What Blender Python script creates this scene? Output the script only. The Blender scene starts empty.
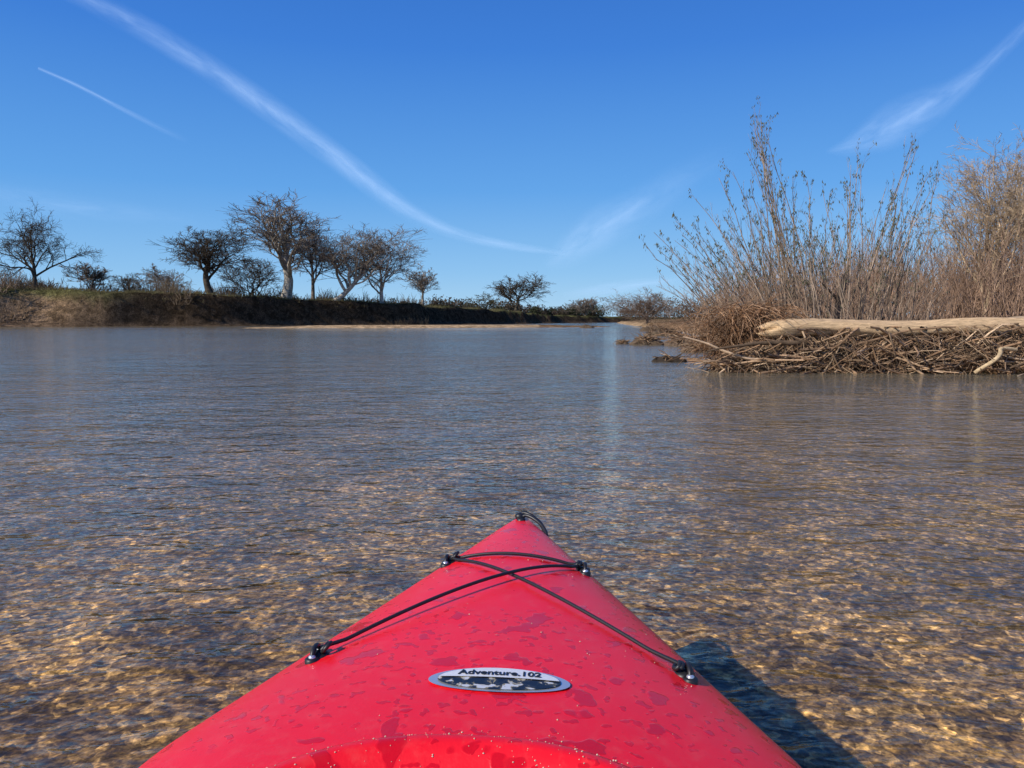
import bpy, bmesh, math, numpy as np
from mathutils import Vector
rng=np.random.default_rng(7)
sc=bpy.context.scene
sc.view_settings.view_transform='Standard'; sc.view_settings.look='None'
sc.view_settings.exposure=0; sc.view_settings.gamma=1
# ------------------------------------------------------------ camera
F=773.0; CH=0.78; PITCH=math.atan(64/F)
cd=bpy.data.cameras.new('camera'); cam=bpy.data.objects.new('camera',cd); sc.collection.objects.link(cam)
cd.sensor_width=36; cd.lens=36*F/1024; cd.clip_start=0.02; cd.clip_end=80000
cam.location=(0,0,CH); cam.rotation_euler=(math.pi/2-PITCH,0,0); sc.camera=cam
cp,sp=math.cos(PITCH),math.sin(PITCH)
def ray(px,py):
    u=(px-512)/F; v=(384-py)/F
    return np.array([u, cp+v*sp, -sp+v*cp])
def onz(px,py,z):
    d=ray(px,py); return np.array([0,0,CH])+d*((z-CH)/d[2])
def aty(px,py,D):
    d=ray(px,py); return np.array([0,0,CH])+d*(D/d[1])
# ------------------------------------------------------------ mesh utils
def link(o,parent=None):
    sc.collection.objects.link(o)
    if parent: o.parent=parent
    return o
def mk(name,V,Q,mat,col=None,smooth=True,parent=None,uv=None):
    V=np.asarray(V,dtype=np.float32).reshape(-1,3); Q=np.asarray(Q,dtype=np.int32)
    k=Q.shape[1]
    me=bpy.data.meshes.new(name); me.vertices.add(len(V)); me.vertices.foreach_set('co',V.ravel())
    me.loops.add(Q.size); me.loops.foreach_set('vertex_index',Q.ravel())
    me.polygons.add(len(Q)); me.polygons.foreach_set('loop_start',np.arange(len(Q),dtype=np.int32)*k)
    me.polygons.foreach_set('use_smooth',np.full(len(Q),smooth))
    if col is not None:
        a=me.color_attributes.new('Col','FLOAT_COLOR','POINT')
        c=np.ones((len(V),4),dtype=np.float32); c[:,:3]=col; a.data.foreach_set('color',c.ravel())
    me.update(calc_edges=True); me.validate()
    me.materials.append(mat)
    return link(bpy.data.objects.new(name,me),parent)
def nrm(a): return a/np.maximum(np.linalg.norm(a,axis=-1,keepdims=True),1e-9)
def tubes(P,R,n):
    N,K,_=P.shape
    T=np.empty_like(P); T[:,1:-1]=P[:,2:]-P[:,:-2]; T[:,0]=P[:,1]-P[:,0]; T[:,-1]=P[:,-1]-P[:,-2]; T=nrm(T)
    md=nrm(P[:,-1]-P[:,0]); ref=np.zeros((N,3)); ax=np.argmin(np.abs(md),axis=1); ref[np.arange(N),ax]=1
    U=nrm(np.cross(T,ref[:,None,:])); W=np.cross(T,U)
    a=np.arange(n)*2*np.pi/n
    V=P[:,:,None,:]+R[:,:,None,None]*(np.cos(a)[None,None,:,None]*U[:,:,None,:]+np.sin(a)[None,None,:,None]*W[:,:,None,:])
    idx=np.arange(N*K*n).reshape(N,K,n)
    A=idx[:,:-1,:]; B=np.roll(A,-1,axis=2); D=idx[:,1:,:]; C=np.roll(D,-1,axis=2)
    return V.reshape(-1,3), np.stack([A,B,C,D],-1).reshape(-1,4)
class Acc:
    def __init__(s): s.V=[];s.Q=[];s.C=[];s.n=0
    def add(s,V,Q,C):
        s.V.append(V); s.Q.append(Q+s.n); C=np.asarray(C,float)
        if C.ndim==1: C=np.tile(C,(len(V),1))
        s.C.append(C); s.n+=len(V)
    def tub(s,P,R,n,c,var=0.25):
        V,Q=tubes(P,R,n); N,K,_=P.shape
        c=np.asarray(c,float)
        if c.ndim==1: c=np.tile(c,(N,1))
        c=c*(1+var*rng.uniform(-1,1,(N,1)))
        s.add(V,Q,np.repeat(c,K*n,axis=0))
    def out(s,name,mat,parent=None,smooth=True,fit=None):
        V=np.concatenate(s.V)
        if fit is not None:
            base,Ht,wd,cen=fit
            zr=np.percentile(V[:,2],99.7)-base[2]; kz=Ht/zr
            lo,hi=np.percentile(V[:,0],1),np.percentile(V[:,0],99); kx=min(max(wd/(hi-lo),.5),2.2)
            V=V-base
            if cen:
                up=V[:,2]>.5*zr
                for q in (0,1): V[:,q]-=np.median(V[up,q])*np.clip(V[:,2]/(.75*zr),0,1.1)
            V=V*np.array([kx,kx,kz]); V=V+base
        return mk(name,V,np.concatenate(s.Q),mat,np.concatenate(s.C),smooth,parent)
def grow(S,D,L,r0,r1,K,wob,trop=0.0):
    N=len(S); P=np.empty((N,K,3)); P[:,0]=S; d=nrm(D); st=(np.asarray(L)/(K-1)).reshape(-1,1)
    for k in range(1,K):
        d=nrm(d+wob*rng.normal(size=(N,3))+np.array([0,0,trop])); P[:,k]=P[:,k-1]+d*st
    t=np.linspace(0,1,K)[None,:]; R=np.asarray(r0).reshape(-1,1)*(1-t)+np.asarray(r1).reshape(-1,1)*t
    return P,R
def spawn(P,R,L,m,t0,t1,ang,lr,rr,rmin,angv=0.25,lfall=0.5):
    N,K,_=P.shape
    t=t0+(t1-t0)*((np.arange(m)[None,:]+rng.uniform(0,1,(N,m)))/m)
    f=t*(K-1); i=np.minimum(f.astype(int),K-2); fr=(f-i)[...,None]; I=np.arange(N)[:,None]
    S=P[I,i]*(1-fr)+P[I,i+1]*fr; T=nrm(P[I,i+1]-P[I,i])
    r=R[I,i]*(1-fr[...,0])+R[I,i+1]*fr[...,0]
    rd=nrm(np.cross(T,rng.normal(size=T.shape)))
    a=(ang+angv*rng.normal(size=t.shape))[...,None]
    D=T*np.cos(a)+rd*np.sin(a)
    Ln=np.asarray(L).reshape(-1,1)*lr*(1-lfall*t)*rng.uniform(.7,1.25,t.shape)
    r0=np.maximum(r*rr,rmin)
    return S.reshape(-1,3),D.reshape(-1,3),Ln.ravel(),r0.ravel()
def quads(C,size,asp=1.0,up=None):
    N=len(C); a=nrm(rng.normal(size=(N,3))); 
    if up is not None: a=nrm(up+0.6*a)
    b=nrm(np.cross(a,rng.normal(size=(N,3)))); s=(size*rng.uniform(.6,1.3,(N,1)))
    a=a*s; b=b*s*asp
    V=np.stack([C-a, C+b, C+a, C-b],1).reshape(-1,3)
    return V,np.arange(N*4).reshape(N,4)
# ------------------------------------------------------------ materials
def newmat(name):
    m=bpy.data.materials.new(name); m.use_nodes=True; nt=m.node_tree; nt.nodes.clear()
    o=nt.nodes.new('ShaderNodeOutputMaterial'); return m,nt,o
def N_(nt,t,**k):
    n=nt.nodes.new(t)
    for a,b in k.items():
        if a in n.inputs: n.inputs[a].default_value=b
        else: setattr(n,a,b)
    return n
def ramp(nt,src,stops):
    r=nt.nodes.new('ShaderNodeValToRGB'); e=r.color_ramp.elements
    while len(e)<len(stops): e.new(0.5)
    for i,(p,c) in enumerate(stops):
        e[i].position=p; e[i].color=(c,c,c,1) if not hasattr(c,'__len__') else (*c,1)
    nt.links.new(src,r.inputs[0]); return r.outputs[0]
def mixc(nt,fac,a,b,mode='MIX'):
    n=nt.nodes.new('ShaderNodeMix'); n.data_type='RGBA'; n.blend_type=mode
    for s,v in ((n.inputs[0],fac),(n.inputs[6],a),(n.inputs[7],b)):
        if isinstance(v,bpy.types.NodeSocket): nt.links.new(v,s)
        elif hasattr(v,'__len__'): s.default_value=(*v,1)
        else: s.default_value=v
    return n.outputs[2]
def math_(nt,op,a,b=None,c=None):
    n=nt.nodes.new('ShaderNodeMath'); n.operation=op
    for s,v in zip(n.inputs,(a,b,c)):
        if v is None: continue
        if isinstance(v,bpy.types.NodeSocket): nt.links.new(v,s)
        else: s.default_value=v
    return n.outputs[0]
def noise(nt,vec,scale,detail=4,rough=.55,dist=0):
    n=N_(nt,'ShaderNodeTexNoise',Scale=scale,Detail=detail,Roughness=rough,Distortion=dist)
    if vec is not None: nt.links.new(vec,n.inputs['Vector'])
    return n.outputs['Fac']
def wood_mat(name,scale=6,bump=.3,rough=.9,stretch=None,simple=False):
    m,nt,o=newmat(name); L=nt.links
    at=nt.nodes.new('ShaderNodeAttribute'); at.attribute_name='Col'
    tc=nt.nodes.new('ShaderNodeTexCoord'); v=tc.outputs['Object']
    if stretch:
        mp=nt.nodes.new('ShaderNodeMapping'); mp.inputs['Scale'].default_value=stretch; L.new(v,mp.inputs[0]); v=mp.outputs[0]
    nz=noise(nt,v,scale,1 if simple else 5,.65)
    k=ramp(nt,nz,[(.3,.55),(.7,1.35)])
    colr=mixc(nt,1.0,at.outputs['Color'],k,'MULTIPLY')
    if simple:
        b=nt.nodes.new('ShaderNodeBsdfDiffuse'); L.new(colr,b.inputs[0])
    else:
        b=N_(nt,'ShaderNodeBsdfPrincipled',Roughness=rough); b.inputs['Specular IOR Level'].default_value=.2
        L.new(colr,b.inputs['Base Color'])
        bp=N_(nt,'ShaderNodeBump',Strength=bump,Distance=.02); L.new(nz,bp.inputs['Height']); L.new(bp.outputs[0],b.inputs['Normal'])
    L.new(b.outputs[0],o.inputs[0]); return m
M_bark=wood_mat('bark',3,simple=True); M_twig=wood_mat('twig_bark',5,simple=True); M_drift=wood_mat('weathered_wood',9,.5)
M_log=wood_mat('log_wood',6,.6,.85,(1.2,9,9))
def leaf_mat():
    m,nt,o=newmat('leaf'); L=nt.links
    at=nt.nodes.new('ShaderNodeAttribute'); at.attribute_name='Col'
    d=nt.nodes.new('ShaderNodeBsdfDiffuse'); t=nt.nodes.new('ShaderNodeBsdfTranslucent'); mx=nt.nodes.new('ShaderNodeMixShader'); mx.inputs[0].default_value=.35
    L.new(at.outputs['Color'],d.inputs[0]); L.new(at.outputs['Color'],t.inputs[0]); L.new(d.outputs[0],mx.inputs[1]); L.new(t.outputs[0],mx.inputs[2]); L.new(mx.outputs[0],o.inputs[0]); return m
M_leaf=leaf_mat()
# ------------------------------------------------------------ sun + sky
to_sun=Vector((-.85,-.52,0)).normalized()*math.cos(math.radians(35)); to_sun.z=math.sin(math.radians(35))
sl=bpy.data.lights.new('sun','SUN'); sl.energy=5.0; sl.angle=math.radians(.5); sl.color=(1,.95,.87)
so=link(bpy.data.objects.new('sun',sl)); so.rotation_euler=(-to_sun).to_track_quat('-Z','Y').to_euler(); so.location=(-20,-12,20)
w=bpy.data.worlds.new('World'); sc.world=w; w.use_nodes=True; nt=w.node_tree; nt.nodes.clear()
st=nt.nodes.new('ShaderNodeTexSky'); st.sky_type='NISHITA'; st.sun_disc=False; st.sun_elevation=math.radians(35)
st.sun_rotation=math.atan2(to_sun.x,to_sun.y); st.air_density=1.0; st.dust_density=.1; st.ozone_density=3; st.altitude=200
tc=nt.nodes.new('ShaderNodeTexCoord'); sx_=nt.nodes.new('ShaderNodeSeparateXYZ'); nt.links.new(tc.outputs['Generated'],sx_.inputs[0])
grad=ramp(nt,sx_.outputs[2],[(0.0,(.37,.64,.90)),(.06,(.235,.52,.88)),(.16,(.105,.365,.83)),(.32,(.038,.21,.71)),(.50,(.016,.12,.53)),(1.0,(.01,.07,.38))])
sc1=mixc(nt,1,st.outputs[0],(.12,.12,.12),'MULTIPLY')
colr=mixc(nt,.88,sc1,grad)
bg=nt.nodes.new('ShaderNodeBackground'); bg.inputs[1].default_value=1.0; wo=nt.nodes.new('ShaderNodeOutputWorld')
nt.links.new(colr,bg.inputs[0]); nt.links.new(bg.outputs[0],wo.inputs[0])
# ------------------------------------------------------------ contrails
def contrail_mat(name,uscale,vscale,op):
    m,nt,o=newmat(name); L=nt.links
    at=nt.nodes.new('ShaderNodeAttribute'); at.attribute_name='Col'
    sp_=nt.nodes.new('ShaderNodeSeparateColor'); L.new(at.outputs['Color'],sp_.inputs[0])
    cb=nt.nodes.new('ShaderNodeCombineXYZ'); L.new(math_(nt,'MULTIPLY',sp_.outputs[2],uscale),cb.inputs[0]); L.new(math_(nt,'MULTIPLY',sp_.outputs[0],vscale),cb.inputs[1])
    nz=noise(nt,cb.outputs[0],1.0,6,.6,.4)
    v=math_(nt,'ABSOLUTE',math_(nt,'SUBTRACT',math_(nt,'MULTIPLY',sp_.outputs[0],2),1))
    v=math_(nt,'SUBTRACT',1,v); v=math_(nt,'POWER',math_(nt,'MAXIMUM',v,0),1.3)
    nz2=ramp(nt,nz,[(.3,.15),(.72,1.0)])
    a=math_(nt,'MULTIPLY',math_(nt,'MULTIPLY',v,nz2),math_(nt,'MULTIPLY',sp_.outputs[1],op))
    tl=N_(nt,'ShaderNodeBsdfTranslucent'); tl.inputs[0].default_value=(.68,.88,1,1); tr=nt.nodes.new('ShaderNodeBsdfTransparent')
    mx=nt.nodes.new('ShaderNodeMixShader'); L.new(a,mx.inputs[0]); L.new(tr.outputs[0],mx.inputs[1]); L.new(tl.outputs[0],mx.inputs[2]); L.new(mx.outputs[0],o.inputs[0])
    return m
def ribbon(name,pts,mat):
    pts=np.array(pts,float); t=np.arange(len(pts)); tt=np.linspace(0,len(pts)-1,120)
    A=np.stack([np.interp(tt,t,pts[:,i]) for i in range(4)],1)
    ker=np.ones(15)/15
    for _ in range(2):
        for i in range(4):
            pad=np.concatenate([2*A[0,i]-A[7:0:-1,i],A[:,i],2*A[-1,i]-A[-2:-9:-1,i]]); A[:,i]=np.convolve(pad,ker,'valid')
    T=np.gradient(A[:,:2],axis=0); T/=np.linalg.norm(T,axis=1,keepdims=True); Nn=np.stack([-T[:,1],T[:,0]],1)
    V=[];C=[]; u=np.cumsum(np.r_[0,np.linalg.norm(np.diff(A[:,:2],axis=0),axis=1)])/100
    for j in range(5):
        k=j/4*2-1
        for i in range(len(A)):
            p=A[i,:2]+Nn[i]*A[i,2]*k; V.append(onz(p[0],p[1],1200.0)); C.append((j/4,max(0,A[i,3]),u[i]))
    n=len(A); Q=[[j*n+i,j*n+i+1,(j+1)*n+i+1,(j+1)*n+i] for j in range(4) for i in range(n-1)]
    return mk(name,V,Q,mat,np.array(C))
mc=contrail_mat('contrail_ice',1.6,2.0,.58)
ribbon('contrail',[(60,-15,13,.45),(140,25,14,.6),(200,62,15,.7),(265,104,15,.8),(330,152,15,.85),(370,183,14,.85),(405,210,12,.8),(440,230,8,.75),(490,243,6,.7),(530,249,5,.65),(565,253,4,.2)],mc)
ribbon('contrail',[(38,68,2,.6),(75,84,2.6,1),(120,108,3,.7),(160,128,4,.25),(190,142,5,0)],mc)
mw=contrail_mat('cirrus_ice',2.2,3.0,.55)
ribbon('cirrus_cloud',[(825,152,3,0),(850,147,12,.7),(885,130,26,.85),(920,110,26,.7),(955,92,14,.6),(990,62,10,.5),(1012,40,9,.4),(1040,15,9,.3)],mw)
ribbon('cirrus_cloud',[(545,268,8,0),(570,250,20,.8),(600,228,26,.8),(640,205,22,.45),(690,175,22,.15),(740,150,20,0)],mw)
ribbon('cirrus_cloud',[(560,296,6,.0),(600,290,8,.8),(640,284,7,.7),(690,278,6,0)],mw)
ribbon('cirrus_cloud',[(-20,192,16,.2),(60,205,16,.3),(150,215,12,.15),(220,222,10,0)],mw)
# ------------------------------------------------------------ terrain
LY=[-400,0,60,86,100,120,150,200,260,320,500]; LX=[-90,-90,-76,-57,-36,-13,0,14,40,75,260]
RY=[-400,0,9.6,10.8,11.6,12.6,13.5,16,25,40,60,100,200,260,320,500]; RX=[22,22,17,11,6.2,3.9,3.7,4.4,6.6,9.5,12.5,16,27,50,88,290]
HY=[-400,0,86,100,112,130,200,300]; HH=[4.6,4.6,4.4,4.0,3.5,2.9,1.9,1.4]
def vn(x,y,s,seed=0):
    return (np.sin(x*s+seed)*np.cos(y*s*1.13+seed*2.1)+.5*np.sin(x*s*2.3+1.7*seed+y*s*.7)+.35*np.cos(y*s*3.1-x*s*1.9+seed))/1.85
def smooth(t): t=np.clip(t,0,1); return t*t*(3-2*t)
def height(x,y):
    x=np.asarray(x,float); y=np.asarray(y,float)
    wob=1.2*vn(x,y,.18,1)*smooth((y-50)/30)
    dl=x-np.interp(y,LY,LX)+wob; dr=np.interp(y,RY,RX)-x+.15*vn(x,y,1.5,3)
    hb=np.interp(y,HY,HH)
    bed=-.15-.20*smooth((np.hypot(x,y)-3)/12)+.02*vn(x,y,2.1,5)
    toe=1.6+6*smooth((-48-x)/10)
    lb=.4*smooth(-dl/2.0)+(hb-.4+.3*vn(x,y,.35,9))*smooth((-dl-toe*.6-.4*vn(x,y,.6,4))/(.8+toe*.7))+.015*np.minimum(-dl,60)
    rb=.45*smooth(-dr/1.2)+.35*smooth((-dr-2)/6)+.05*vn(x,y,1.2,6)+.01*np.minimum(-dr,80)
    h=np.where(dl<0,lb,0)
    h=np.where(dr<0,rb,h)
    d=np.minimum(dl,dr)
    h=np.where(d>=0,bed*smooth(d/1.2),h)
    u=((x+7)*.93+(y-83)*.36); v=(-(x+7)*.36+(y-83)*.93)
    e=np.sqrt((u/19)**2+(v/5.5)**2)+.12*vn(x,y,.5,8)
    bar=.30*smooth((1.15-e)/.5)-.05
    h=np.where((e<1.15),np.maximum(h,bar),h)
    return h
def axis(segs):
    out=[]
    for a,b,s in segs: out+=list(np.arange(a,b,s))
    return np.array(out)
gx=np.r_[-9000,-5000,-2500,-1200,-700,-400,-250,axis([(-160,-95,2.5),(-95,-20,.6),(-20,-4,.5),(-4,14,.2),(14,40,1.0),(40,120,3)]),160,250,400,700,1200,2500,5000,9000]
gy=np.r_[-6000,-2000,-800,-300,-100,-40,-15,axis([(-6,0,1.0),(0,18,.2),(18,70,1.0),(70,150,.5),(150,320,2.5)]),350,420,520,700,1000,1600,3000,6000,12000]
GX,GY=np.meshgrid(gx,gy); H=height(GX,GY)
V=np.stack([GX,GY,H],-1).reshape(-1,3); ny,nx=GX.shape; I=np.arange(nx*ny).reshape(ny,nx)
Q=np.stack([I[:-1,:-1],I[:-1,1:],I[1:,1:],I[1:,:-1]],-1).reshape(-1,4)
dzx=np.gradient(H,axis=1)/np.gradient(GX,axis=1); dzy=np.gradient(H,axis=0)/np.gradient(GY,axis=0); slope=np.hypot(dzx,dzy)
sand=np.array([.36,.26,.16]); bedc=np.array([.235,.172,.095]); shaded_dirt=np.array([.042,.031,.021]); grass=np.array([.088,.088,.038]); brown=np.array([.15,.105,.065])
c=np.where((H<-.03)[...,None],bedc,sand)
f=smooth((H-.28)/.3)[...,None]; c=c*(1-f)+brown*f
isleft=GX-np.interp(GY,LY,LX)<2
left=isleft[...,None]
onbar=(((GX+7)*.93+(GY-83)*.36)/23)**2+((-(GX+7)*.36+(GY-83)*.93)/8)**2<1
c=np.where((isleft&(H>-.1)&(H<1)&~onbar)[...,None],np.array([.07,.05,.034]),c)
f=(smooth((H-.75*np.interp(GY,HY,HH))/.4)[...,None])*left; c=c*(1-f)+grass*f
f=smooth((slope-.35)/.3)[...,None]*(H>.4)[...,None]*smooth((GX+52)/8)[...,None]; c=c*(1-f)+shaded_dirt*f  # steep bank earth, its colour darkened to carry the face's shade
f=(smooth((-48-GX)/8)*isleft*(H>0)*(1-smooth((H-3.4-.6*vn(GX,GY,.5,3))/.8))*(GY>40))[...,None]*(.7+.3*vn(GX,GY,.9,5)[...,None]); c=c*(1-f)+np.array([.18,.125,.08])*f
c=np.where(((GX>3)&(GY<90)&(H>0))[...,None],np.array([.16,.105,.065]),c)
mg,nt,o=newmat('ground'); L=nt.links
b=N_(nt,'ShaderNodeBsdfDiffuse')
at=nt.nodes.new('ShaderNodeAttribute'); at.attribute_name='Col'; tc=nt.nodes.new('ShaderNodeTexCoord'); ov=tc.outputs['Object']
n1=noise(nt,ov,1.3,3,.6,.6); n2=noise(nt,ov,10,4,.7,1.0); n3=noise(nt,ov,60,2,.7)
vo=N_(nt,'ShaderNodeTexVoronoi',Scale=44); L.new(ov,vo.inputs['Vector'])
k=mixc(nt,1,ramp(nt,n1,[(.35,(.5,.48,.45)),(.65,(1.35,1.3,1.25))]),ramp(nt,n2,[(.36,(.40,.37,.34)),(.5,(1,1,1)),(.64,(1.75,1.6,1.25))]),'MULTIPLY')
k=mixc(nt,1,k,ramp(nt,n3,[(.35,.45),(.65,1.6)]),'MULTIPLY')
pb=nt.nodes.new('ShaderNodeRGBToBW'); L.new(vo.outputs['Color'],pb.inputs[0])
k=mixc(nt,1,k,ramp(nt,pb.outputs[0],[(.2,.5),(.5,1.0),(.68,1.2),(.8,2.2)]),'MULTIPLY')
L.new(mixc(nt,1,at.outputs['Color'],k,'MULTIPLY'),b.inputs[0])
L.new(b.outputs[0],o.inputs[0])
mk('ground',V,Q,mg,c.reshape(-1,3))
# ------------------------------------------------------------ water
mwt,nt,o=newmat('river_water'); L=nt.links
tc=nt.nodes.new('ShaderNodeTexCoord'); ov=tc.outputs['Object']
mp=nt.nodes.new('ShaderNodeMapping'); mp.inputs['Scale'].default_value=(.7,1.3,1); mp.inputs['Rotation'].default_value=(0,0,.15); L.new(ov,mp.inputs[0]); wv=mp.outputs[0]
a1=noise(nt,wv,1.1,2,.5,.3); a2=noise(nt,wv,5.5,2,.5,.6); a3=noise(nt,wv,19,2,.55,.5)
patch=ramp(nt,noise(nt,ov,.12,2,.5),[(.35,.6),(.65,1.25)])
h=math_(nt,'ADD',math_(nt,'MULTIPLY',a1,.055),math_(nt,'ADD',math_(nt,'MULTIPLY',a2,.034),math_(nt,'MULTIPLY',a3,.010)))
h=math_(nt,'MULTIPLY',h,patch)
bp=N_(nt,'ShaderNodeBump',Strength=1,Distance=1); L.new(h,bp.inputs['Height'])
# same air-water Fresnel for both sides of the surface sheet
ge=nt.nodes.new('ShaderNodeNewGeometry'); ior=math_(nt,'SUBTRACT',1.333,math_(nt,'MULTIPLY',ge.outputs['Backfacing'],.5828))
fr=N_(nt,'ShaderNodeFresnel'); L.new(ior,fr.inputs['IOR']); L.new(bp.outputs[0],fr.inputs['Normal'])
cn=noise(nt,ov,10,2,.5,1.6); rid=math_(nt,'ABSOLUTE',math_(nt,'SUBTRACT',cn,.5))
tcol=ramp(nt,rid,[(0,1.0),(.018,.76),(.06,.55),(.14,.46)])  # caustic light lines painted into the water's transmission colour
tcol=mixc(nt,1,tcol,(1.60,1.46,1.15),'MULTIPLY')
tr=nt.nodes.new('ShaderNodeBsdfTransparent'); L.new(tcol,tr.inputs[0])
df=N_(nt,'ShaderNodeBsdfDiffuse'); df.inputs[0].default_value=(.19,.168,.12,1)
lw=N_(nt,'ShaderNodeLayerWeight',Blend=.5)
turb=ramp(nt,lw.outputs['Facing'],[(.3,.04),(.62,.08),(.80,.30),(.92,.65),(1.0,.85)])
m1=nt.nodes.new('ShaderNodeMixShader'); L.new(turb,m1.inputs[0]); L.new(tr.outputs[0],m1.inputs[1]); L.new(df.outputs[0],m1.inputs[2])
gl=N_(nt,'ShaderNodeBsdfGlossy',Roughness=.045); gl.inputs[0].default_value=(.93,.97,.93,1); L.new(bp.outputs[0],gl.inputs['Normal'])
m2=nt.nodes.new('ShaderNodeMixShader'); L.new(fr.outputs[0],m2.inputs[0]); L.new(m1.outputs[0],m2.inputs[1]); L.new(gl.outputs[0],m2.inputs[2]); L.new(m2.outputs[0],o.inputs[0])
mk('river_water',[(-400,-400,0),(400,-400,0),(400,520,0),(-400,520,0)],[[0,1,2,3]],mwt)
# ------------------------------------------------------------ bare trees
def bare_tree(name,base,Ht,width,col,r=.3,lean=(0,0),levels=(7,6,6,5),upb=.12,wob=.12,trunkf=.35,tw=.022,ang=.75,tcol=None,lr0=None,l2=.62,tl=.72):
    base=np.array(base,float); base[2]-=.2; A=Acc(); col=np.array(col)
    tl=Ht*tl
    P,R=grow(base[None],np.array([[lean[0],lean[1],1.0]]),[tl],[r],[r*.35],9,.07,.03)
    R[:,0]*=1.4; A.tub(P,R,8,col,.0); L=np.array([tl])
    if lr0 is None: lr0=width*.5/tl*1.35
    S,D,Ln,r0=spawn(P,R,L,levels[0],trunkf,1.0,ang,lr0,.62,.02 if r<.1 else .05,.15,.25)
    az=np.arange(len(D))*2.4+rng.uniform(0,6); hz=np.linalg.norm(D[:,:2],axis=1); D[:,0]=.5*D[:,0]+.5*hz*np.cos(az); D[:,1]=.5*D[:,1]+.5*hz*np.sin(az)
    for lv in range(1,5):
        K=[0,7,5,4,3][lv]; n=[0,6,4,3,3][lv]
        P,R=grow(S,D,Ln,r0,np.maximum(r0*.35,tw*.6),K,wob*(1+.35*lv),upb/(lv))
        cc=col if tcol is None else (col*(1-lv/4)+np.array(tcol)*lv/4)
        A.tub(P,R,n,cc,.2)
        if lv<4 and levels[lv]>0:
            S,D,Ln,r0=spawn(P,R,Ln,levels[lv],.2,1.0,.68,l2,.6,tw,.25,.3)
        else: break
    return A.out(name,M_bark,fit=(base,Ht,width,abs(lean[0])<.1))
def zof(px,py,D): return CH+(320-py)/F*D
def tree_at(name,px,D,top,wpx,col,**k):
    x=(px-512)/F*D; z=float(height(x,D)); Ht=zof(px,top,D)-z
    return bare_tree(name,(x,D,z),Ht,wpx/F*D,col,**k)
dk=(.085,.068,.05); gr=(.20,.16,.125); pale=(.42,.37,.30)
tree_at('oak_tree',38,98,210,102,dk,r=.50,levels=(10,7,7,7),trunkf=.34,ang=.85,tw=.025,upb=.10,wob=.16)
tree_at('oak_tree',213,104,218,86,dk,r=.42,levels=(10,7,7,7),trunkf=.40,ang=.8,tw=.025,upb=.10,wob=.16)
tree_at('sycamore_tree',286,114,200,84,pale,r=.46,levels=(10,7,6,6),trunkf=.36,ang=.5,tw=.026,tcol=gr,upb=.20,wob=.13)
tree_at('sycamore_tree',314,120,226,54,gr,r=.3,levels=(9,7,6,5),trunkf=.3,ang=.5,tw=.028,upb=.18)
tree_at('sycamore_tree',334,113,226,104,pale,r=.40,lean=(.5,0),levels=(11,7,6,6),trunkf=.36,ang=.65,tw=.026,tcol=gr,upb=.15)
tree_at('sycamore_tree',382,118,236,84,pale,r=.3,lean=(.05,0),levels=(10,7,6,6),trunkf=.25,ang=.65,tw=.026,tcol=gr,upb=.15)
tree_at('cottonwood_tree',422,134,264,40,pale,r=.2,levels=(9,6,5,5),trunkf=.25,ang=.6,tw=.033,tcol=gr)
tree_at('cottonwood_tree',95,108,262,38,gr,r=.16,levels=(9,6,5,5),trunkf=.15,ang=.7,tw=.03)
tree_at('cottonwood_tree',162,115,264,52,gr,r=.16,levels=(10,6,5,5),trunkf=.06,ang=.8,tw=.03)
tree_at('cottonwood_tree',256,118,254,58,dk,r=.2,levels=(10,7,6,5),trunkf=.1,ang=.75,tw=.03)
tree_at('cottonwood_tree',130,122,272,44,dk,r=.16,levels=(9,6,5,5),trunkf=.06,ang=.85,tw=.032)
tree_at('oak_tree',516,190,273,54,dk,r=.5,levels=(10,7,6,6),trunkf=.38,ang=.85,tw=.042,upb=.08)
tree_at('cottonwood_tree',486,200,292,34,(.11,.10,.06),r=.3,levels=(8,6,5,5),trunkf=.1,ang=.9,tw=.05)
tree_at('cottonwood_tree',585,230,297,36,gr,r=.3,levels=(8,6,5,5),trunkf=.08,ang=.9,tw=.06)
tree_at('willow_tree',646,92,288,80,(.22,.16,.12),r=.14,levels=(14,8,6,6),trunkf=.02,ang=1.0,tw=.02,upb=.06)
for px,D,top,wpx in ((982,23,134,120),(1030,24,142,125),(1075,26,150,120)):
    tree_at('willow_tree',px,D,top,wpx,(.42,.31,.20),r=.07,levels=(18,10,6,5),trunkf=.05,ang=.5,tw=.0052,upb=.12,wob=.08,lr0=1.15,l2=.5,tl=.5)
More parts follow.
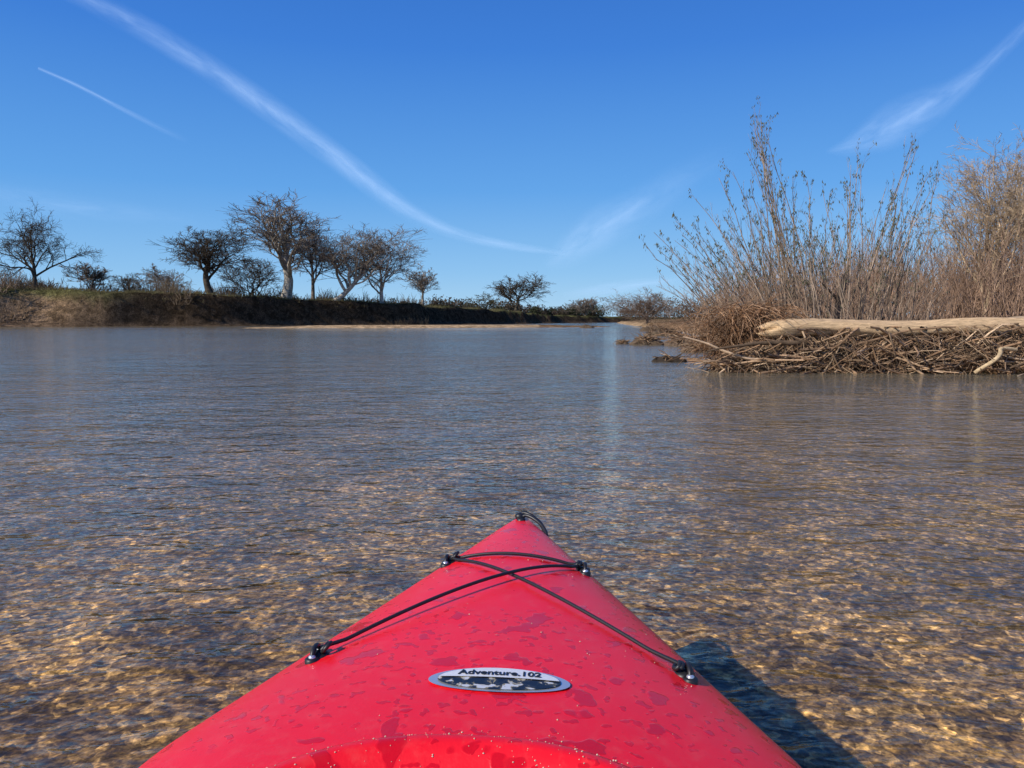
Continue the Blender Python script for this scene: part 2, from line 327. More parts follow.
# ------------------------------------------------------------ brush masses
def brush(name,pts,hs,col,stems,wspread,tw,side=7,leaf=None,trop=.05,fan=.5,M=None):
    A=Acc(); pts=np.array(pts,float); N=len(pts); hs=np.array(hs,float)
    S=np.repeat(pts,stems,axis=0)+np.c_[rng.normal(size=(N*stems,2))*np.repeat(wspread,stems)[:,None]*.35,np.zeros(N*stems)-.05]
    D=np.c_[rng.normal(size=(N*stems,2))*fan,np.ones(N*stems)]
    L=np.repeat(hs,stems)*rng.uniform(.55,1.05,N*stems)
    P,R=grow(S,D,L,np.full(len(S),tw*2.2),np.full(len(S),tw*.7),5,.10,trop)
    cc=np.array(col)*(1+.35*rng.uniform(-1,1,(len(S),1))); A.tub(P,R,3,cc,.1)
    S2,D2,L2,r2=spawn(P,R,L,side,.15,1,.5,.4,.6,tw,.2,.5)
    P2,R2=grow(S2,D2,L2,r2,r2*.5,3,.15,.05); A.tub(P2,R2,3,np.repeat(cc,side,axis=0),.2)
    ob=A.out(name,M_twig)
    if leaf is not None:
        pk=rng.random(len(P2))<leaf[0]; C=P2[pk][:,1:].reshape(-1,3); V,Qq=quads(C,leaf[1],.45)
        col_=np.array(leaf[2])*(1+.4*rng.uniform(-1,1,(len(C),1)))
        mk('leaves',V,Qq,M_leaf,np.repeat(col_,4,axis=0),False,ob)
    return ob
def line_pts(pxs,Ds,n,jy):
    t=rng.uniform(0,1,n)*(len(pxs)-1); px=np.interp(t,range(len(pxs)),pxs); D=np.interp(t,range(len(Ds)),Ds)+rng.normal(size=n)*jy
    x=(px-512)/F*D; return np.c_[x,D,height(x,D)]
p=line_pts([0,60,190,330,430],[102,105,110,122,142],110,4); p=p[p[:,2]>1.6]
brush('riverside_brush',p,rng.uniform(.8,2.6,len(p)),(.13,.095,.065),14,np.full(len(p),2.6),.022,6,(.12,.12,(.06,.06,.03)))
p=line_pts([-80,20],[80,90],26,3); p=p[p[:,2]>.3]
brush('riverside_brush',p,rng.uniform(1.5,3.0,len(p)),(.22,.16,.11),18,np.full(len(p),2.5),.02,6)
p=line_pts([168,202],[99,102],9,1.0)
brush('riverside_brush',p,rng.uniform(1.0,2.0,len(p)),(.20,.15,.10),18,np.full(len(p),2.0),.02,6)
p=line_pts([395,430],[114,120],7,1.0)
brush('riverside_brush',p,rng.uniform(1.0,1.8,len(p)),(.18,.13,.08),18,np.full(len(p),2.0),.02,6)
p=line_pts([-40,100,200,330,430,520],[90,96,100,112,130,170],2400,2.5)
hbp=np.interp(p[:,1],HY,HH); p=p[p[:,2]>hbp*.7]
m=len(p); P_,R_=grow(np.repeat(p,4,axis=0)+np.c_[rng.normal(size=(m*4,2))*.4,np.zeros(m*4)],np.c_[rng.normal(size=(m*4,2))*.5,np.ones(m*4)],rng.uniform(.2,.5,m*4),np.full(m*4,.03),np.full(m*4,.01),3,.2,-.1)
A=Acc(); A.tub(P_,R_,3,(.14,.12,.06),.35); A.out('bank_grass',M_twig)
def treeline(name,p,hs,cols,n,size):
    C=[];K=[]
    for q,hh in zip(p,hs):
        m=n; th=rng.uniform(0,2*np.pi,m); rr=np.sqrt(rng.random(m)); zz=rng.random(m)**.8
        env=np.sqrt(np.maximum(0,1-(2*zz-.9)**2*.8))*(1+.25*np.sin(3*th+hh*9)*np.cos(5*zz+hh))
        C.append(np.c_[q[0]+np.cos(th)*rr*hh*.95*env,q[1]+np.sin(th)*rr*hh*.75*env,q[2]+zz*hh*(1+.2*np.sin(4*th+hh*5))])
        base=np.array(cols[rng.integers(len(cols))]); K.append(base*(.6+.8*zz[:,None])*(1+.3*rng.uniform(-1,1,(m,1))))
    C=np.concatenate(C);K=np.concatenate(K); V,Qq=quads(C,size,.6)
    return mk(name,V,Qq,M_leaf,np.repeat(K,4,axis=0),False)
gc=[(.05,.055,.03),(.08,.065,.045),(.10,.075,.055),(.05,.055,.03)]
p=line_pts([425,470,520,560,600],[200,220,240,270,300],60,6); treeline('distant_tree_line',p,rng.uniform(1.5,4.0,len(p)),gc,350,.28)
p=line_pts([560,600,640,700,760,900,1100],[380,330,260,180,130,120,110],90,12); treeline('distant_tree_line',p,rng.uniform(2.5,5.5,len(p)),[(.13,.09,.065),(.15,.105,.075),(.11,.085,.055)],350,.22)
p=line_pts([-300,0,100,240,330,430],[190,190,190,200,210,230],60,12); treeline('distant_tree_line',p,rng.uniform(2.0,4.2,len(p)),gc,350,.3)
p=line_pts([612,640,665,690,720],[110,75,50,35,28],70,1.5); p=p[p[:,2]>.05]
brush('riverside_brush',p,rng.uniform(.6,1.6,len(p)),(.27,.18,.115),18,np.full(len(p),1.2),.012,6)
x=rng.uniform(6,34,270); y=rng.uniform(17,48,270); ok=(x/y>.34)|((y>30)&(x/y>.27)); x=x[ok];y=y[ok]
p=np.c_[x,y,height(x,y)]
brush('willow_thicket',p,(1.85+.042*p[:,1])*rng.uniform(.6,1.15,len(p)),(.30,.195,.13),18,np.full(len(p),1.6),.0062,7,fan=.26)
# ------------------------------------------------------------ main willow shrub
env_x=[645,665,690,715,735,752,770,800,830,852,880,905,925,960]; env_y=[246,222,202,180,165,122,165,182,180,162,182,146,172,195]
def shrub(name,n,pxr,D0,D1,hmin,col,basefn,r,leafp,powr,es=1.0,nt_=9,peaks=()):
    A=Acc(); tp=rng.uniform(pxr[0],pxr[1],n); D=rng.uniform(D0,D1,n)
    fr_=hmin+(1-hmin)*rng.random(n)**powr
    for i,pk_ in enumerate(peaks): tp[i]=pk_; fr_[i]=1.0
    ey=np.interp(tp,env_x,env_y)
    zt=CH+(320-ey)/F*D; zt=.3+(zt-.3)*fr_*es; xt=(tp-512)/F*D
    xb=basefn(xt)+rng.normal(size=n)*.25; S=np.c_[xb,D+rng.normal(size=n)*.2,np.full(n,.1)]
    E=np.c_[xt,D,zt]; K=9; t=np.linspace(0,1,K)[None,:,None]
    mid=(S+E)/2; mid[:,2]+=.12*(zt-.1); mid[:,0]-= (E[:,0]-S[:,0])*.10
    P=(1-t)**2*S[:,None]+2*t*(1-t)*mid[:,None]+t**2*E[:,None]; P[:,1:-1]+=rng.normal(size=(n,K-2,3))*.018
    P+=np.cumsum(rng.normal(size=(n,K,3))*.012,axis=1)
    Lg=np.linalg.norm(E-S,axis=1); r0=r*(.6+.5*fr_); R=r0[:,None]*(1-.72*np.linspace(0,1,K)[None])
    cc=np.array(col)*(1+.3*rng.uniform(-1,1,(n,1))); A.tub(P,R,4,cc,.1)
    S2,D2,L2,r2=spawn(P,R,Lg,nt_,.2,.98,.34,.22,.55,.0028,.12,.55)
    D2=nrm(D2+np.array([0,0,.4])); P2,R2=grow(S2,D2,L2,r2,r2*.5,5,.07,.05); A.tub(P2,R2,3,np.repeat(cc,nt_,axis=0),.15)
    S3,D3,L3,r3=spawn(P2,R2,L2,2,.2,.95,.4,.45,.7,.0022,.15,.4); P3,R3=grow(S3,D3,L3,r3,r3*.6,3,.1,.05); A.tub(P3,R3,3,cc[0],.25)
    ob=A.out(name,M_twig)
    if leafp>0:
        allP=np.concatenate([P2[:,1:].reshape(-1,3),P3[:,1:].reshape(-1,3),P[:,-3:].reshape(-1,3)])
        pk=rng.random(len(allP))<leafp*np.clip((allP[:,2]-.9)/1.2,0.03,1); C=allP[pk]; C=np.repeat(C,4,axis=0)+rng.normal(size=(len(C)*4,3))*.02
        V,Qq=quads(C,.028,.28,np.array([0,0,1.0])); cl=np.array((.15,.15,.085))*(1+.4*rng.uniform(-1,1,(len(C),1)))
        mk('leaves',V,Qq,M_leaf,np.repeat(cl,4,axis=0),False,ob)
    return ob
shrub('willow_shrub',84,(645,945),12.6,14.5,.5,(.29,.215,.155),lambda x:3.9+(x-2.2)*.52,.0115,.34,1.1,1.0,8,peaks=(645,655,750,753,756,748,905,908,902,852,855,715,690,800))
shrub('willow_shrub',200,(655,960),12.8,16,.25,(.30,.21,.145),lambda x:3.9+(x-2.2)*.6,.0085,.04,1.0,.68,7)
# ------------------------------------------------------------ driftwood pile
A=Acc()
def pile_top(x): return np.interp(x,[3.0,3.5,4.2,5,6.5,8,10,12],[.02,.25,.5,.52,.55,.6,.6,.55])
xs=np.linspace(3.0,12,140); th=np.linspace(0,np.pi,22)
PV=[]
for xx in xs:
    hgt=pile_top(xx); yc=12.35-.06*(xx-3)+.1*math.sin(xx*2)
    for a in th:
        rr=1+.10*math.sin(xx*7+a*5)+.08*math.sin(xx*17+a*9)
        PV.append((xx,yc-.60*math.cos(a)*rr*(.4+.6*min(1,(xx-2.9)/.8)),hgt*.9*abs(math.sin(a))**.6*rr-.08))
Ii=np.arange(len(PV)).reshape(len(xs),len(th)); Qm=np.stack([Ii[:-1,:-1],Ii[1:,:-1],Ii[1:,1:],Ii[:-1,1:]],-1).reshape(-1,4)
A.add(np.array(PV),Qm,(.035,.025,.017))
n=1900
sx=rng.uniform(3.2,11.5,n); fz=rng.random(n); yc=12.35-.06*(sx-3)
sz=pile_top(sx)*(.02+1.0*fz); sy=yc-.80*np.cos(np.arcsin(np.clip(fz,0,1)))*.95-rng.uniform(-.12,.12,n)
D=np.c_[rng.choice([-1,1],n)*rng.uniform(.5,1,n),rng.normal(size=n)*.4,rng.normal(size=n)*.50-.05]
Ls=rng.uniform(.25,1.0,n)*rng.choice([1,1.5],n); rs=.005+.018*rng.random(n)**2.5
P,R=grow(np.c_[sx,sy,sz]-nrm(D)*Ls[:,None]*.5,D,Ls,rs,rs*.5,6,.14,0)
P[...,2]=np.minimum(P[...,2],pile_top(P[...,0])+.14); P[...,2]=np.maximum(P[...,2],-.05)
pal=np.array([(.36,.235,.14),(.25,.155,.09),(.13,.085,.05),(.46,.32,.20),(.30,.18,.10)])
A.tub(P,R,5,pal[rng.integers(5,size=n)]*.9,.45)
n=1500; sx=3.1+6.5*rng.random(n)**1.3; yc=12.35-.06*(sx-3)
S=np.c_[sx,yc-rng.uniform(.2,.75,n),pile_top(sx)*rng.uniform(.4,1.05,n)]
D=np.c_[rng.normal(size=n)*.5-.15,-rng.uniform(.2,.8,n),-rng.uniform(.1,.9,n)]
P,R=grow(S,D,rng.uniform(.2,.6,n),np.full(n,.006),np.full(n,.0025),4,.15,-.12); P[...,2]=np.maximum(P[...,2],-.06)
A.tub(P,R,3,pal[rng.integers(5,size=n)]*.75,.3)
aa=np.linspace(0,1,14); arc=np.c_[7.0-.34*(1-aa)**1.5+.0*aa,11.1-.1*np.sin(aa*3),.02+.34*aa**.8]; arc=np.r_[arc,np.array([[7.12,11.15,.37],[7.3,11.2,.35]])]
A.tub(arc[None],np.full((1,16),.03),8,(.48,.35,.2),0)
for i in range(26):
    x0=rng.uniform(4,9.5); d=np.array([[rng.choice([-1,1]),rng.normal()*.25,rng.normal()*.25]])
    P,R=grow(np.array([[x0,11.65+rng.normal()*.12,rng.uniform(.15,.5)]]),d,[rng.uniform(.8,2.0)],[rng.uniform(.02,.045)],[.012],9,.09); P[...,2]=np.minimum(P[...,2],.68); A.tub(P,R,7,pal[rng.integers(5)]*1.1,.2)
A.out('driftwood_pile',M_drift)
n=1500; A=Acc(); cx,cy=3.75,12.4
th=rng.uniform(-np.pi*1.05,.25,n); rad=rng.random(n)*.35
S=np.c_[cx+np.cos(th)*rad+rng.normal(size=n)*.28,cy+np.sin(th)*rad,rng.uniform(.1,1.0,n)]
D=np.c_[np.cos(th)*1.0,np.sin(th)*1.0,rng.normal(size=n)*.45+.1]
P,R=grow(S,D,rng.uniform(.25,.75,n),np.full(n,.006),np.full(n,.0025),6,.14,-.16); P[...,2]=np.maximum(P[...,2],-.05)
A.tub(P,R,3,pal[rng.integers(5,size=n)]*np.array([.95,.85,.8]),.3); A.out('root_tangle',M_twig)
def logobj(name,p0,p1,r0,r1,col,seed):
    K=70;n=26; t=np.linspace(0,1,K); p0=np.array(p0);p1=np.array(p1); d=nrm(p1-p0)
    ax=p0+(p1-p0)*t[:,None]; ax[:,2]+=.035*np.sin(t*7+seed)+.02*np.sin(t*15); ax[:,1]+=.05*np.sin(t*4+seed)
    rad=r0+(r1-r0)*t; rad=rad*(1+.05*np.sin(t*23+seed)); rad[:3]*=np.array([.35,.72,.92])
    u=nrm(np.cross(d,[0,0,1.])); v=np.cross(u,d); V=[]
    for k in range(K):
        for j in range(n):
            a=j/n*2*np.pi; rr=rad[k]*(1+.07*math.sin(3*a+t[k]*5)+.04*math.sin(7*a+t[k]*9+seed)+.02*rng.normal())
            sh=(.10*math.sin(2*a+seed)+.05*math.sin(5*a)) if k<3 else 0
            V.append(ax[k]+rr*(math.cos(a)*u+math.sin(a)*v)+d*sh*(3-k)/3)
    I=np.arange(K*n).reshape(K,n); A_=I[:-1];B=np.roll(A_,-1,1);D_=I[1:];C=np.roll(D_,-1,1)
    Q=np.stack([A_,B,C,D_],-1).reshape(-1,4)
    V.append(ax[0]+d*.03); cidx=len(V)-1
    me=bpy.data.meshes.new(name); me.from_pydata([tuple(q) for q in V],[],[tuple(q) for q in Q]+[(cidx,(j+1)%n,j) for j in range(n)])
    a=me.color_attributes.new('Col','FLOAT_COLOR','POINT'); cc=np.ones((len(V),4),dtype=np.float32); cc[:,:3]=np.array(col); a.data.foreach_set('color',cc.ravel())
    me.materials.append(M_log)
    for q in me.polygons: q.use_smooth=True
    return link(bpy.data.objects.new(name,me))
logobj('driftwood_log',(3.85,11.75,.60),(9.6,11.7,.78),.135,.12,(.56,.38,.21),1)
logobj('driftwood_log',(6.0,12.2,.62),(9.8,12.6,.80),.08,.07,(.5,.36,.22),3)
A=Acc(); b0=aty(836,318,14.2)
P,R=grow(np.array([b0-[0,0,.3]]),np.array([[.03,0,1.]]),[1.1],[.085],[.05],9,.05); R*=1+.15*rng.normal(size=R.shape); A.tub(P,R,9,(.12,.09,.07),0)
P,R=grow(np.array([b0+[0,0,.35]]),np.array([[-.5,-.2,.6]]),[.5],[.03],[.01],5,.1); A.tub(P,R,6,(.12,.09,.07),0); A.out('tree_snag',M_bark)
def debris(px,py,wpx,hpx,n=120,col=(.10,.07,.045)):
    c=onz(px,py,0); D=c[1]; wd=wpx/F*D*.5; hh=hpx/F*D; A=Acc()
    u=np.linspace(0,2*np.pi,22,endpoint=False); v=np.linspace(0,np.pi/2,9); V=[]
    ph=rng.uniform(0,6,3)
    for b_ in v:
        for a in u:
            r=1+.22*math.sin(3*a+ph[0]+b_)+.14*math.sin(5*a+ph[1])+.10*rng.normal()
            V.append((c[0]+math.cos(a)*math.cos(b_)*wd*r,c[1]+wd*.4+math.sin(a)*math.cos(b_)*wd*.6*r,-.06+(hh*.75+.06)*math.sin(b_)*r))
    I=np.arange(len(V)).reshape(9,22); A_=I[:-1];B=np.roll(A_,-1,1);D_=I[1:];C=np.roll(D_,-1,1)
    A.add(np.array(V),np.stack([A_,B,C,D_],-1).reshape(-1,4),col)
    th=rng.uniform(0,2*np.pi,n); S=np.c_[c[0]+np.cos(th)*wd*.8*rng.random(n),c[1]+wd*.4+np.sin(th)*wd*.5*rng.random(n),rng.uniform(.2,.9,n)*hh]
    Dd=np.c_[rng.normal(size=n),rng.normal(size=n)*.5,rng.normal(size=n)*.25]; P,R=grow(S,Dd,rng.uniform(.4,1.1,n)*wd,np.full(n,.014),np.full(n,.005),4,.2,-.05); P[...,2]=np.maximum(P[...,2],-.05)
    A.tub(P,R,4,pal[rng.integers(5,size=n)]*.75,.3); return A.out('driftwood_debris',M_drift)
debris(670,362,30,5,25,(.04,.03,.022)); debris(648,345,28,8,200); debris(623,344,13,4,60); debris(664,336,34,7,200); debris(690,346,40,10,260,(.13,.09,.06)); debris(655,331,26,5); debris(700,352,30,9,200,(.13,.09,.06)); debris(588,328,14,3,40)
# ------------------------------------------------------------ kayak
kayak=link(bpy.data.objects.new('kayak',None))
T0=np.array([.024,1.848]); ya=math.atan2(.068,.988); bdir=np.array([-math.sin(ya),-math.cos(ya)]); ldir=np.array([math.cos(ya),-math.sin(ya)])
ss=np.linspace(0,3.1,621)
def tab(pts,k=41):
    p=np.array(pts); v=np.interp(ss,p[:,0],p[:,1]); h_=k//2
    pad=np.r_[2*v[0]-v[h_:0:-1],v,2*v[-1]-v[-2:-h_-2:-1]]; return np.convolve(pad,np.ones(k)/k,'valid')
tw_=tab([(0,.014),(.1,.062),(.3,.145),(.6,.258),(.99,.396),(1.3,.412),(1.6,.415),(2.0,.39),(2.5,.29),(2.9,.13),(3.1,.012)],25)
tz_=tab([(0,.298),(.2,.278),(.6,.262),(1,.255),(2,.245),(3.1,.31)])
tc_=tab([(0,.004),(.1,.02),(.4,.044),(1,.062),(1.5,.065),(2,.06),(3.1,.004)])
W_=lambda s:np.interp(s,ss,tw_); Z_=lambda s:np.interp(s,ss,tz_); C_=lambda s:np.interp(s,ss,tc_)
def deckz(s,t):
    tau=np.clip(np.abs(t)/W_(s),0,1); return Z_(s)+C_(s)*(1-tau**2.0)**.75
def wp(s,t,z): q=T0+bdir*s+ldir*t; return (q[0],q[1],z)
def pxdeck(px,py):
    z=.32
    for _ in range(20):
        q=onz(px,py,z); r=q[:2]-T0; s=r@bdir; t=r@ldir; z=.5*z+.5*float(deckz(s,t))
    return s,t
mr,nt,o=newmat('kayak_plastic'); L=nt.links
b=N_(nt,'ShaderNodeBsdfPrincipled',Roughness=.38); b.inputs['Specular IOR Level'].default_value=.42
tc=nt.nodes.new('ShaderNodeTexCoord'); ov=tc.outputs['Object']
wn=noise(nt,ov,19,2,.5,.15); wet=ramp(nt,wn,[(.61,0),(.635,1)])
wn2=noise(nt,ov,62,1,.5,.1); wet2=ramp(nt,wn2,[(.61,0),(.65,.9)])
area=ramp(nt,noise(nt,ov,4,1),[(.42,0),(.5,1)])
wet=math_(nt,'MAXIMUM',wet,math_(nt,'MULTIPLY',wet2,area))
dirt_=noise(nt,ov,45,4,.7); big=noise(nt,ov,2.5,3,.5)
base=mixc(nt,ramp(nt,big,[(.35,0),(.7,1)]),(.88,.009,.020),(.81,.008,.017))
base=mixc(nt,math_(nt,'MULTIPLY',ramp(nt,dirt_,[(.5,0),(.8,1)]),.12),base,(.75,.28,.22))
base=mixc(nt,math_(nt,'MULTIPLY',wet,.7),base,(.50,.003,.010)); L.new(base,b.inputs['Base Color'])
L.new(ramp(nt,wet,[(0,.34),(1,.12)]),b.inputs['Roughness'])
fn=noise(nt,ov,220,2,.6); bh=math_(nt,'ADD',math_(nt,'MULTIPLY',fn,.0004),math_(nt,'ADD',math_(nt,'MULTIPLY',wet,.0005),math_(nt,'MULTIPLY',noise(nt,ov,7,2,.5),.005)))
bp=N_(nt,'ShaderNodeBump',Strength=.7,Distance=1); L.new(bh,bp.inputs['Height']); L.new(bp.outputs[0],b.inputs['Normal']); L.new(b.outputs[0],o.inputs[0])
CS,CA,CT=1.61,.50,.29; EP=.78
def ell(a,o_):
    c_,s_=math.cos(a),math.sin(a); c2=math.copysign(abs(c_)**EP,c_); s2=math.copysign(abs(s_)**EP,s_)
    return CS-(CA+o_)*c2,(CT+o_)*s2
def holew(s):
    a=CA+.045; q=1-abs((s-CS)/a)**(2/EP); return (CT+.045)*max(q,0)**(EP/2)
srow=np.unique(np.r_[np.linspace(0,.12,14),np.linspace(.12,1.06,70),CS-(CA+.045)*np.cos(np.linspace(0,np.pi,110)),np.linspace(2.16,3.1,50)])
nk=26; kk=np.sin(np.linspace(0,np.pi/2,nk))
for nm,sg in (('deck_left',-1),('deck_right',1)):
    V=[]
    for s in srow:
        hw=holew(s) if abs(s-CS)<CA+.045 else 0; wv_=W_(s)
        for k in kk:
            t=hw+(wv_-hw)*k; V.append(wp(s,sg*t,float(deckz(s,t))))
    I=np.arange(len(V)).reshape(len(srow),nk); Q=np.stack([I[:-1,:-1],I[1:,:-1],I[1:,1:],I[:-1,1:]],-1).reshape(-1,4)
    if sg<0: DL=(V,Q)
    else:
        V2=DL[0]+V; Q2=np.concatenate([DL[1][:,::-1],Q+len(DL[0])])
        me=bpy.data.meshes.new('deck'); me.from_pydata(V2,[],Q2.tolist())
        bm=bmesh.new(); bm.from_mesh(me); bmesh.ops.remove_doubles(bm,verts=bm.verts,dist=1e-5); bmesh.ops.recalc_face_normals(bm,faces=bm.faces); bm.to_mesh(me); bm.free()
        for q in me.polygons: q.use_smooth=True
        me.materials.append(mr); link(bpy.data.objects.new('deck',me),kayak)
prof=[(1.0,0),(1.012,-.012),(1.012,-.022),(.985,-.03),(.96,-.08),(.93,-.15),(.86,-.23),(.72,-.30),(.45,-.335),(0,-.35)]
prof2=prof+[(-a,c) for a,c in prof[-2::-1]]
V=[]
for s in np.linspace(0,3.1,120):
    for a,dz in prof2:
        end=min(1,(min(s,3.1-s)+.02)/.35)
        V.append(wp(s+( .06*(-dz/.35)*(1-end) if s<1.5 else -.06*(-dz/.35)*(1-end)),a*float(W_(s)),float(Z_(s))+dz*(.55+.45*end)))
m_=len(prof2); I=np.arange(len(V)).reshape(120,m_); Q=np.stack([I[:-1,:-1],I[1:,:-1],I[1:,1:],I[:-1,1:]],-1).reshape(-1,4)
mk('hull',V,Q,mr,None,True,kayak)
pf=[(.095,-.006),(.078,.004),(.066,.014),(.055,.019),(.044,.017),(.030,.006),(.018,-.008),(.008,-.013),(.002,-.010),(-.003,-.001),(-.010,.001),(-.015,-.006),(-.016,-.03),(-.016,-.14)]
V=[]; n=160
for i in range(n):
    a=2*np.pi*i/n; zb=float(deckz(*ell(a,.03)))
    for o_,dz in pf:
        s_,t_=ell(a,o_); V.append(wp(s_,t_,(float(deckz(s_,t_)) if o_>.05 else zb)+dz))
I=np.arange(n*len(pf)).reshape(n,len(pf)); J=np.roll(I,-1,0)
Q=np.stack([I[:,:-1],J[:,:-1],J[:,1:],I[:,1:]],-1).reshape(-1,4); mk('cockpit_rim',V,Q,mr,None,True,kayak)
mb_,nt,o=newmat('black_plastic'); b=N_(nt,'ShaderNodeBsdfPrincipled',Roughness=.45); nz=noise(nt,None,60,3); 
nt.links.new(ramp(nt,nz,[(.3,(.008,.008,.009)),(.7,(.02,.02,.021))]),b.inputs['Base Color']); nt.links.new(b.outputs[0],o.inputs[0])
V=[]
for s in np.linspace(.5,2.7,40):
    for a in np.linspace(-.9,.9,13): V.append(wp(s,a*float(W_(s)),.03+.05*abs(a)**3))
I=np.arange(len(V)).reshape(40,13); Q=np.stack([I[:-1,:-1],I[1:,:-1],I[1:,1:],I[:-1,1:]],-1).reshape(-1,4); mk('cockpit_floor',V,Q,mr,None,True,kayak)
V=[]
for i,(s,z) in enumerate([(1.55,.10),(1.6,.12),(1.75,.09),(1.9,.10),(1.97,.2),(2.02,.38)]):
    for a in np.linspace(-1,1,11): V.append(wp(s,a*.2,z+.03*abs(a)**3))
I=np.arange(len(V)).reshape(6,11); Q=np.stack([I[:-1,:-1],I[1:,:-1],I[1:,1:],I[:-1,1:]],-1).reshape(-1,4); mk('seat',V,Q,mb_,None,True,kayak)
def dpt(s,t,off): q=wp(s,t,float(deckz(s,t))+off); return np.array(q)
pads={'a':(450,563),'b':(582,571),'c':(320,656),'d':(684,675)}
pd={k:pxdeck(*v) for k,v in pads.items()}
def curve(name,pts,r,mat):
    P=np.array(pts)[None]; V,Q=tubes(P,np.full((1,P.shape[1]),r),10); return mk(name,V,Q,mat,None,True,kayak)
def cord(name,k1,k2,lift):
    (s1,t1),(s2,t2)=pd[k1],pd[k2]; a=dpt(s1,t1,.013);b=dpt(s2,t2,.013); pts=[]
    for u in np.linspace(0,1,40):
        s=s1+(s2-s1)*u;t=t1+(t2-t1)*u; st_=a+(b-a)*u; z=max(st_[2],float(deckz(s,t))+.0045+lift*math.sin(math.pi*u)); pts.append((st_[0],st_[1],z))
    return curve(name,pts,.003,mb_)
cord('bungee_cord_front','a','b',.0); cord('bungee_cord_diagonal','a','d',.003); cord('bungee_cord_diagonal','b','c',.011)
ms,nt,o=newmat('bolt_steel'); b=N_(nt,'ShaderNodeBsdfPrincipled',Roughness=.25,Metallic=.7); nt.links.new(ramp(nt,noise(nt,None,90,2),[(.3,(.6,.6,.61)),(.7,(.8,.8,.8))]),b.inputs['Base Color']); nt.links.new(b.outputs[0],o.inputs[0])
def lathe(name,c,prof,mat,n=20,smooth=True):
    V=[(c[0]+r*math.cos(2*np.pi*j/n),c[1]+r*math.sin(2*np.pi*j/n),c[2]+z) for r,z in prof for j in range(n)]
    I=np.arange(len(V)).reshape(len(prof),n); A_=I[:-1];B=np.roll(A_,-1,1);D_=I[1:];C=np.roll(D_,-1,1)
    return mk(name,V,np.stack([A_,B,C,D_],-1).reshape(-1,4),mat,None,smooth,kayak)
for k,(s,t) in pd.items():
    sg=1 if t>0 else -1
    c=dpt(s,t,0); lathe('pad_eye_base',c,[(.015,-.004),(.015,.003),(.011,.006),(.006,.008),(.0005,.0085)],mb_)
    for dd in (-.018,.018):
        c2=dpt(s+dd,t+sg*.006,0); lathe('pad_eye_foot',c2,[(.0105,-.004),(.0105,.004),(.008,.006),(.0005,.0062)],mb_); lathe('bolt',c2+np.array([0,0,.005]),[(.0055,0),(.0055,.0025),(.003,.0045),(.0004,.005)],ms,12)
    a=np.linspace(0,np.pi,16); pts=[dpt(s-.018*math.cos(x),t+sg*.006,.003+.014*math.sin(x)) for x in a]; curve('pad_eye_loop',pts,.0038,mb_)
    a=np.linspace(0,2.6*np.pi,36); pts=[dpt(s+.009*math.cos(x),t-sg*(.006+.002*x/3)+.005*math.sin(x),.011+.005*math.sin(x)) for x in a]; curve('cord_knot',pts,.0032,mb_)
pts=[dpt(.015,-.004,.004),dpt(.012,.0,.012),dpt(.014,.012,.015),dpt(.03,.035,.012),dpt(.055,.052,.004),dpt(.085,.060,-.006),dpt(.09,.058,-.02)]
pp=np.array(pts); tt=np.linspace(0,len(pp)-1,40); pp=np.stack([np.interp(tt,range(len(pts)),pp[:,i]) for i in range(3)],1)
for i in range(3): pp[3:-3,i]=np.convolve(pp[:,i],np.ones(7)/7,'valid')
curve('bow_rope',pp,.0048,mb_); curve('bow_rope',pp+np.array([.004,-.012,-.003]),.0042,mb_)
lathe('bow_rope_hole',dpt(.035,0,.0),[(.010,.0),(.009,.004),(.004,.005),(.0004,.005)],mb_)
lathe('bow_rope_knot',dpt(.02,-.004,.004),[(.002,-.006),(.010,-.004),(.012,.004),(.008,.009),(.001,.011)],mb_)
bs,bt=pxdeck(499,681); bw=.092; bh_=.034
def disc(name,sc_,off,mat,part=None):
    V=[];n=48;m=8
    for i in range(m+1):
        for j in range(n):
            a=2*np.pi*j/n; r=i/m*sc_; s=bs+bh_*r*math.sin(a); t=bt+bw*r*math.cos(a)
            if part=='top': s=bs+(min(0.0,bh_*r*math.sin(a)+.002)-.002)
            V.append(tuple(dpt(s,t,off)))
    I=np.arange(len(V)).reshape(m+1,n); A_=I[:-1];B=np.roll(A_,-1,1);D_=I[1:];C=np.roll(D_,-1,1)
    return mk(name,V,np.stack([A_,D_,C,B],-1).reshape(-1,4),mat,None,False if part else True,kayak)
mbw,nt,o=newmat('badge_white'); b=N_(nt,'ShaderNodeBsdfPrincipled',Roughness=.3); nt.links.new(ramp(nt,noise(nt,None,30,2),[(.3,(.55,.56,.58)),(.7,(.75,.75,.75))]),b.inputs['Base Color']); nt.links.new(b.outputs[0],o.inputs[0])
mbd,nt,o=newmat('badge_dark'); b=N_(nt,'ShaderNodeBsdfPrincipled',Roughness=.25); tcb=nt.nodes.new('ShaderNodeTexCoord')
nt.links.new(ramp(nt,noise(nt,tcb.outputs['Object'],60,3,.6,.5),[(.46,(.012,.012,.012)),(.54,(.04,.04,.035)),(.57,(.32,.26,.12)),(.62,(.55,.56,.57))]),b.inputs['Base Color']); nt.links.new(b.outputs[0],o.inputs[0])
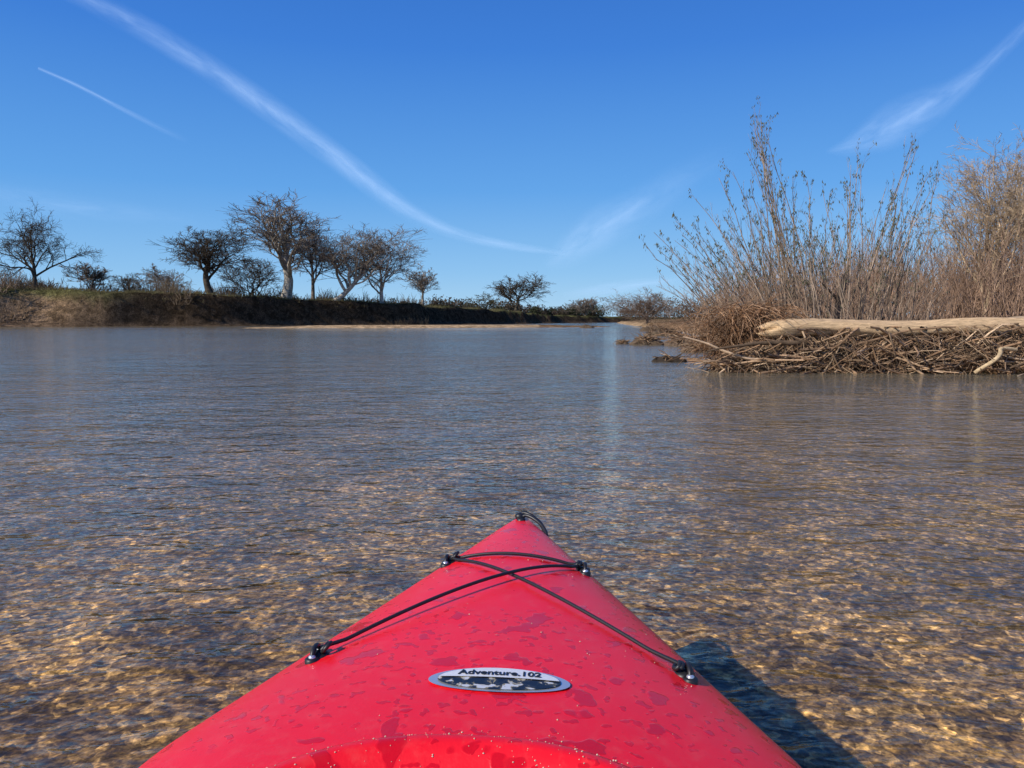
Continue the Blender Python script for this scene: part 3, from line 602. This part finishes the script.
disc('badge_rim',1.0,.0022,ms); disc('badge_face',.87,.0034,mbd); disc('badge_band',.85,.0044,mbw,'top')
tcu=bpy.data.curves.new('badge_lettering','FONT'); tcu.body='Adventure.102'; tcu.size=.018; tcu.align_x='CENTER'; tcu.extrude=.0003; tcu.offset=.0003
tob=bpy.data.objects.new('badge_lettering',tcu); sc.collection.objects.link(tob)
bpy.context.view_layer.update(); dg=bpy.context.evaluated_depsgraph_get(); tm=bpy.data.meshes.new_from_object(tob.evaluated_get(dg)); bpy.data.objects.remove(tob)
for v in tm.vertices:
    x_,y_,z_=v.co; q=dpt(bs-.007-y_,bt+x_,.0052+z_); v.co=q
tm.materials.clear(); tm.materials.append(mb_); link(bpy.data.objects.new('badge_lettering',tm),kayak)
mgp,nt,o=newmat('sand_grain'); b=N_(nt,'ShaderNodeBsdfPrincipled',Roughness=.8); nt.links.new(ramp(nt,noise(nt,None,200,1),[(.4,(.45,.33,.22)),(.6,(.7,.6,.45))]),b.inputs['Base Color']); nt.links.new(b.outputs[0],o.inputs[0])
C=[]
po=np.array([-q[0] for q in pf]); pz=np.array([q[1] for q in pf])
for i in range(420):
    if i<360:
        a=rng.normal()*.55; o_=rng.uniform(.005,.09)+abs(rng.normal())*.012; s,t=ell(a,o_)
        zb=float(deckz(*ell(a,.03))); z=(float(deckz(s,t)) if o_>.05 else zb)+(float(np.interp(-o_,po,pz)) if o_<.085 else 0)+.0005
    else:
        s=rng.uniform(.3,1.0); t=rng.uniform(-.9,.9)*float(W_(s)); z=float(deckz(s,t))+.0004
    C.append(wp(s,t,z))
C=np.array(C); oc=np.array([(1,0,0),(0,1,0),(-1,0,0),(0,-1,0),(0,0,1),(0,0,-1)],float); sz_=(.0005+.0009*rng.random(len(C))**3)[:,None,None]
V=(C[:,None]+oc[None]*sz_).reshape(-1,3); tri=np.array([(0,1,4),(1,2,4),(2,3,4),(3,0,4),(1,0,5),(2,1,5),(3,2,5),(0,3,5)]); Tq=(np.arange(len(C))[:,None,None]*6+tri[None]).reshape(-1,3)
mk('sand_grains',V,Tq,mgp,None,False,kayak)
